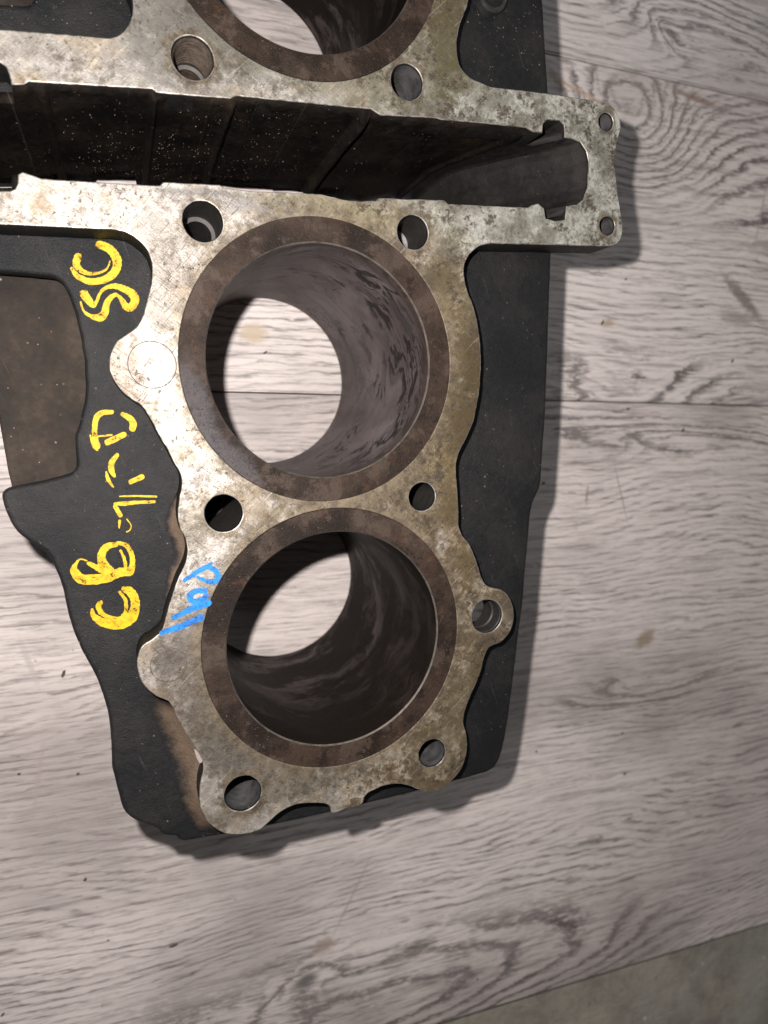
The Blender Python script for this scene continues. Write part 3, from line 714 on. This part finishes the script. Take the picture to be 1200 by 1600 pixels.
writing('painted_character', [[(183,711,7),(175,722,10),(174,734,10),(179,744,5)], [(166,737,2.5),(169,749,7),(177,761,2.5)], [(204,753,8),(222,745,9)]], DK, M_YEL, Y+'shaped like a V with a missing tip')
writing('painted_character', [[(187,775.5,2.2),(215,775,3),(244,776,4)], [(179,787,4),(193,787,8),(215,785,5.5),(241,784,5)], [(180,791,7),(188,805,8)], [(187,814,5),(186,825,2)], [(198,811,1.6),(205,821,2),(203,828,2),(198,831,2.4)]],
        DK, M_YEL, Y+'of thin strokes shaped like a 1', .3)
writing('painted_character', [[(136,876,2),(125,874,2.5),(118,882,6),(116,892,14),(126,904,17),(146,907,13),(168,902,16),(188,894,15),(203,893,13),(207,880,9),(205,864,8),(197,852,8),(184,848,6)],
                              [(182,851,7),(167,854,12),(159,866,13),(161,881,16),(172,893,16)], [(138,880,6),(150,886,9),(163,893,12)], [(188,860,4),(194,872,5),(197,890,6)], [(130,900,4),(158,899,5)]], DK, M_YEL, Y+'shaped like a B with two loops', .5)
writing('painted_character', [[(194,920,10),(203,924,15),(210,935,15),(211,950,15),(204,965,20),(186,975,18),(163,973,15),(147,963,10),(144,952,4)], [(187,925,5),(195,936,6),(197,952,6),(188,965,5),(170,964,6),(158,957,9),(154,946,9),(158,941,7)]],
        DK, M_YEL, Y+'shaped like a C nearest the bottom', .6)
Bl = 'blue marker figure on the bare metal '
writing('marker_figure', [[(331,880,4),(322,886,8),(306,895,8),(288,907,6)], [(324,886,6),(336,891,9),(341,901,9),(334,909,9),(321,907,7),(309,902,5)]], -.0001, M_BLUE, Bl+'shaped like a P, topmost', .5)
writing('marker_figure', [[(321,923,8),(305,924,9),(296,932,10),(303,940,10),(316,936,8),(323,930,7)], [(326,942,11),(302,950,11),(286,958,8),(271,965,8)]], -.0001, M_BLUE, Bl+'shaped like a 9, between two others', .5)
writing('marker_figure', [[(314,965,12),(300,971,10),(282,979,10),(266,984,9),(252,989,7)]], -.0001, M_BLUE, Bl+'a single stroke, lowest', .5)

# ------------------------------------------------------------------ rust flakes on the tunnel wall and grit on the deck (too small to count)
def grit(name, pts, mat, smin, smax, seed):
    rnd = random.Random(seed); me = bpy.data.meshes.new(name); bm = bmesh.new()
    for p in pts:
        s_ = rnd.uniform(smin, smax)
        vs_ = bmesh.ops.create_icosphere(bm, subdivisions=1, radius=s_)['verts']
        rot = Matrix.Rotation(rnd.uniform(0, 6.28), 3, 'Z') @ Matrix.Rotation(rnd.uniform(0, 1), 3, 'X'); sc = Vector((rnd.uniform(.7, 1.5), rnd.uniform(.5, 1), rnd.uniform(.35, .7)))
        for v in vs_:
            q = v.co*rnd.uniform(.7, 1.2); v.co = rot @ Vector((q.x*sc.x, q.y*sc.y, q.z*sc.z)) + p
    bm.to_mesh(me); bm.free(); o = finish(name, me, mat, root, smooth=False); o['kind'] = 'stuff'; return o
rnd = random.Random(5); tp = []
for i in range(900):
    d = rnd.uniform(.006, .055); x = rnd.choice((rnd.uniform(25, 640), rnd.uniform(130, 480)))
    k = max(j for j in range(18) if TD[j][0] <= x); k2 = k+1
    y = TD[k][1]+(TD[k2][1]-TD[k][1])*(x-TD[k][0])/max(1e-3, TD[k2][0]-TD[k][0])
    p = at(x, y)
    from mathutils import noise as mn
    if mn.noise(Vector((p.x*140, d*200, 3.3))) + mn.noise(Vector((p.x*500, d*700, 1.3)))*.6 > .05: tp.append(Vector((p.x, p.y-.0002, H-d)))
grit('rust_flakes', tp, mat_simple('rust_flake', (.10, .072, .048), .85), .00004, .00017, 3)
tp = []
for i in range(45):
    x = rnd.uniform(728, 850); y = rnd.uniform(420, 1150)
    p = at(x, y, DK); tp.append(p)
for i in range(60): tp.append(at(rnd.uniform(740, 845), rnd.uniform(5, 118), DK))
for i in range(22): tp.append(at(rnd.uniform(100, 250), rnd.uniform(640, 1100), DK))
for i in range(20): tp.append(at(rnd.uniform(5, 190), rnd.uniform(2, 40), DK))
tp = [p for p in tp if True]
grit('deck_grit', tp, mat_simple('pale_grit', (.17, .14, .11), .8), .00005, .00017, 4)

# ------------------------------------------------------------------ crumbs on the floor
M_CR = mat_simple('dirt_crumb', (.07, .055, .045), .85, 0, .4, 1500)
CR = [(133, 1374, 5, 1.2, 'dark crumb below the broken corner of the block'), (271, 1477, 6, 2.2, 'long thin dark sliver on the pale plank below the block'), (122, 1209, 4, 1.3, 'small crumb left of the lower black edge'),
      (99, 1053, 6, 2.0, 'short dark sliver beside the lower left black edge'), (30, 1209, 4, 1.2, 'dark crumb at the left edge of the photo'), (4, 1585, 4, 1.8, 'black crumb in the bottom left corner'),
      (1144, 564, 6, 1.6, 'dark oval crumb just above the long plank seam'), (981, 639, 5, 1.5, 'grey crumb just below the long plank seam'), (1067, 672, 6, 1.4, 'grey crumb at the right below the plank seam'),
      (994, 200, 4, 1.0, 'round dark crumb right of the upper ear hole'), (1139, 1391, 4, 1.0, 'round dark crumb near the concrete edge'), (976, 1209, 5, 1.3, 'brown crumb to the right of the block corner'),
      (978, 436, 4, 1.5, 'brown crumb right of the ear shadow'), (941, 504, 5, 2.0, 'tan sliver right of the dark deck'), (849, 755, 5, 1.4, 'black crumb clinging to the deck right edge'), (972, 1145, 4, 1.2, 'faint brown crumb on the plank right of the lug'), (838, 1174, 4, 1.3, 'brown crumb by the deck lower right corner shadow'),
      (414, 551, 4, 2.0, 'tiny dark sliver inside the upper bore'), (746, 1530, 4, 1.0, 'small crumb on the grain arches at the bottom'), (169, 1469, 3, 1.1, 'tiny crumb on the plank at lower left')]
for px, py, s_, el, lb in CR:
    me = bpy.data.meshes.new('dirt_crumb'); bm = bmesh.new(); bmesh.ops.create_icosphere(bm, subdivisions=2, radius=1)
    rr = random.Random(px); r = s_*PX*.62*1.25
    for v in bm.verts:
        v.co *= rr.uniform(.72, 1.15); v.co = Vector((v.co.x*r*el, v.co.y*r/ (el**.5), max(v.co.z, -.5)*r*.55 + r*.27))
    bm.to_mesh(me); bm.free()
    o = finish('dirt_crumb', me, M_CR, None, smooth=False); o.location = fl(px, py); o.rotation_euler.z = rr.uniform(0, 1.2)
    o['label'] = lb; o['category'] = 'crumb'; o['group'] = 'dirt crumbs on the floor'

# ------------------------------------------------------------------ stand the block's parts on its root
for o in list(root.children): o.matrix_parent_inverse = Matrix.Identity(4)
scene.cycles.samples = 96
scene.cycles.max_bounces = 5; scene.cycles.diffuse_bounces = 3; scene.cycles.glossy_bounces = 3
scene.cycles.caustics_reflective = False; scene.cycles.caustics_refractive = False
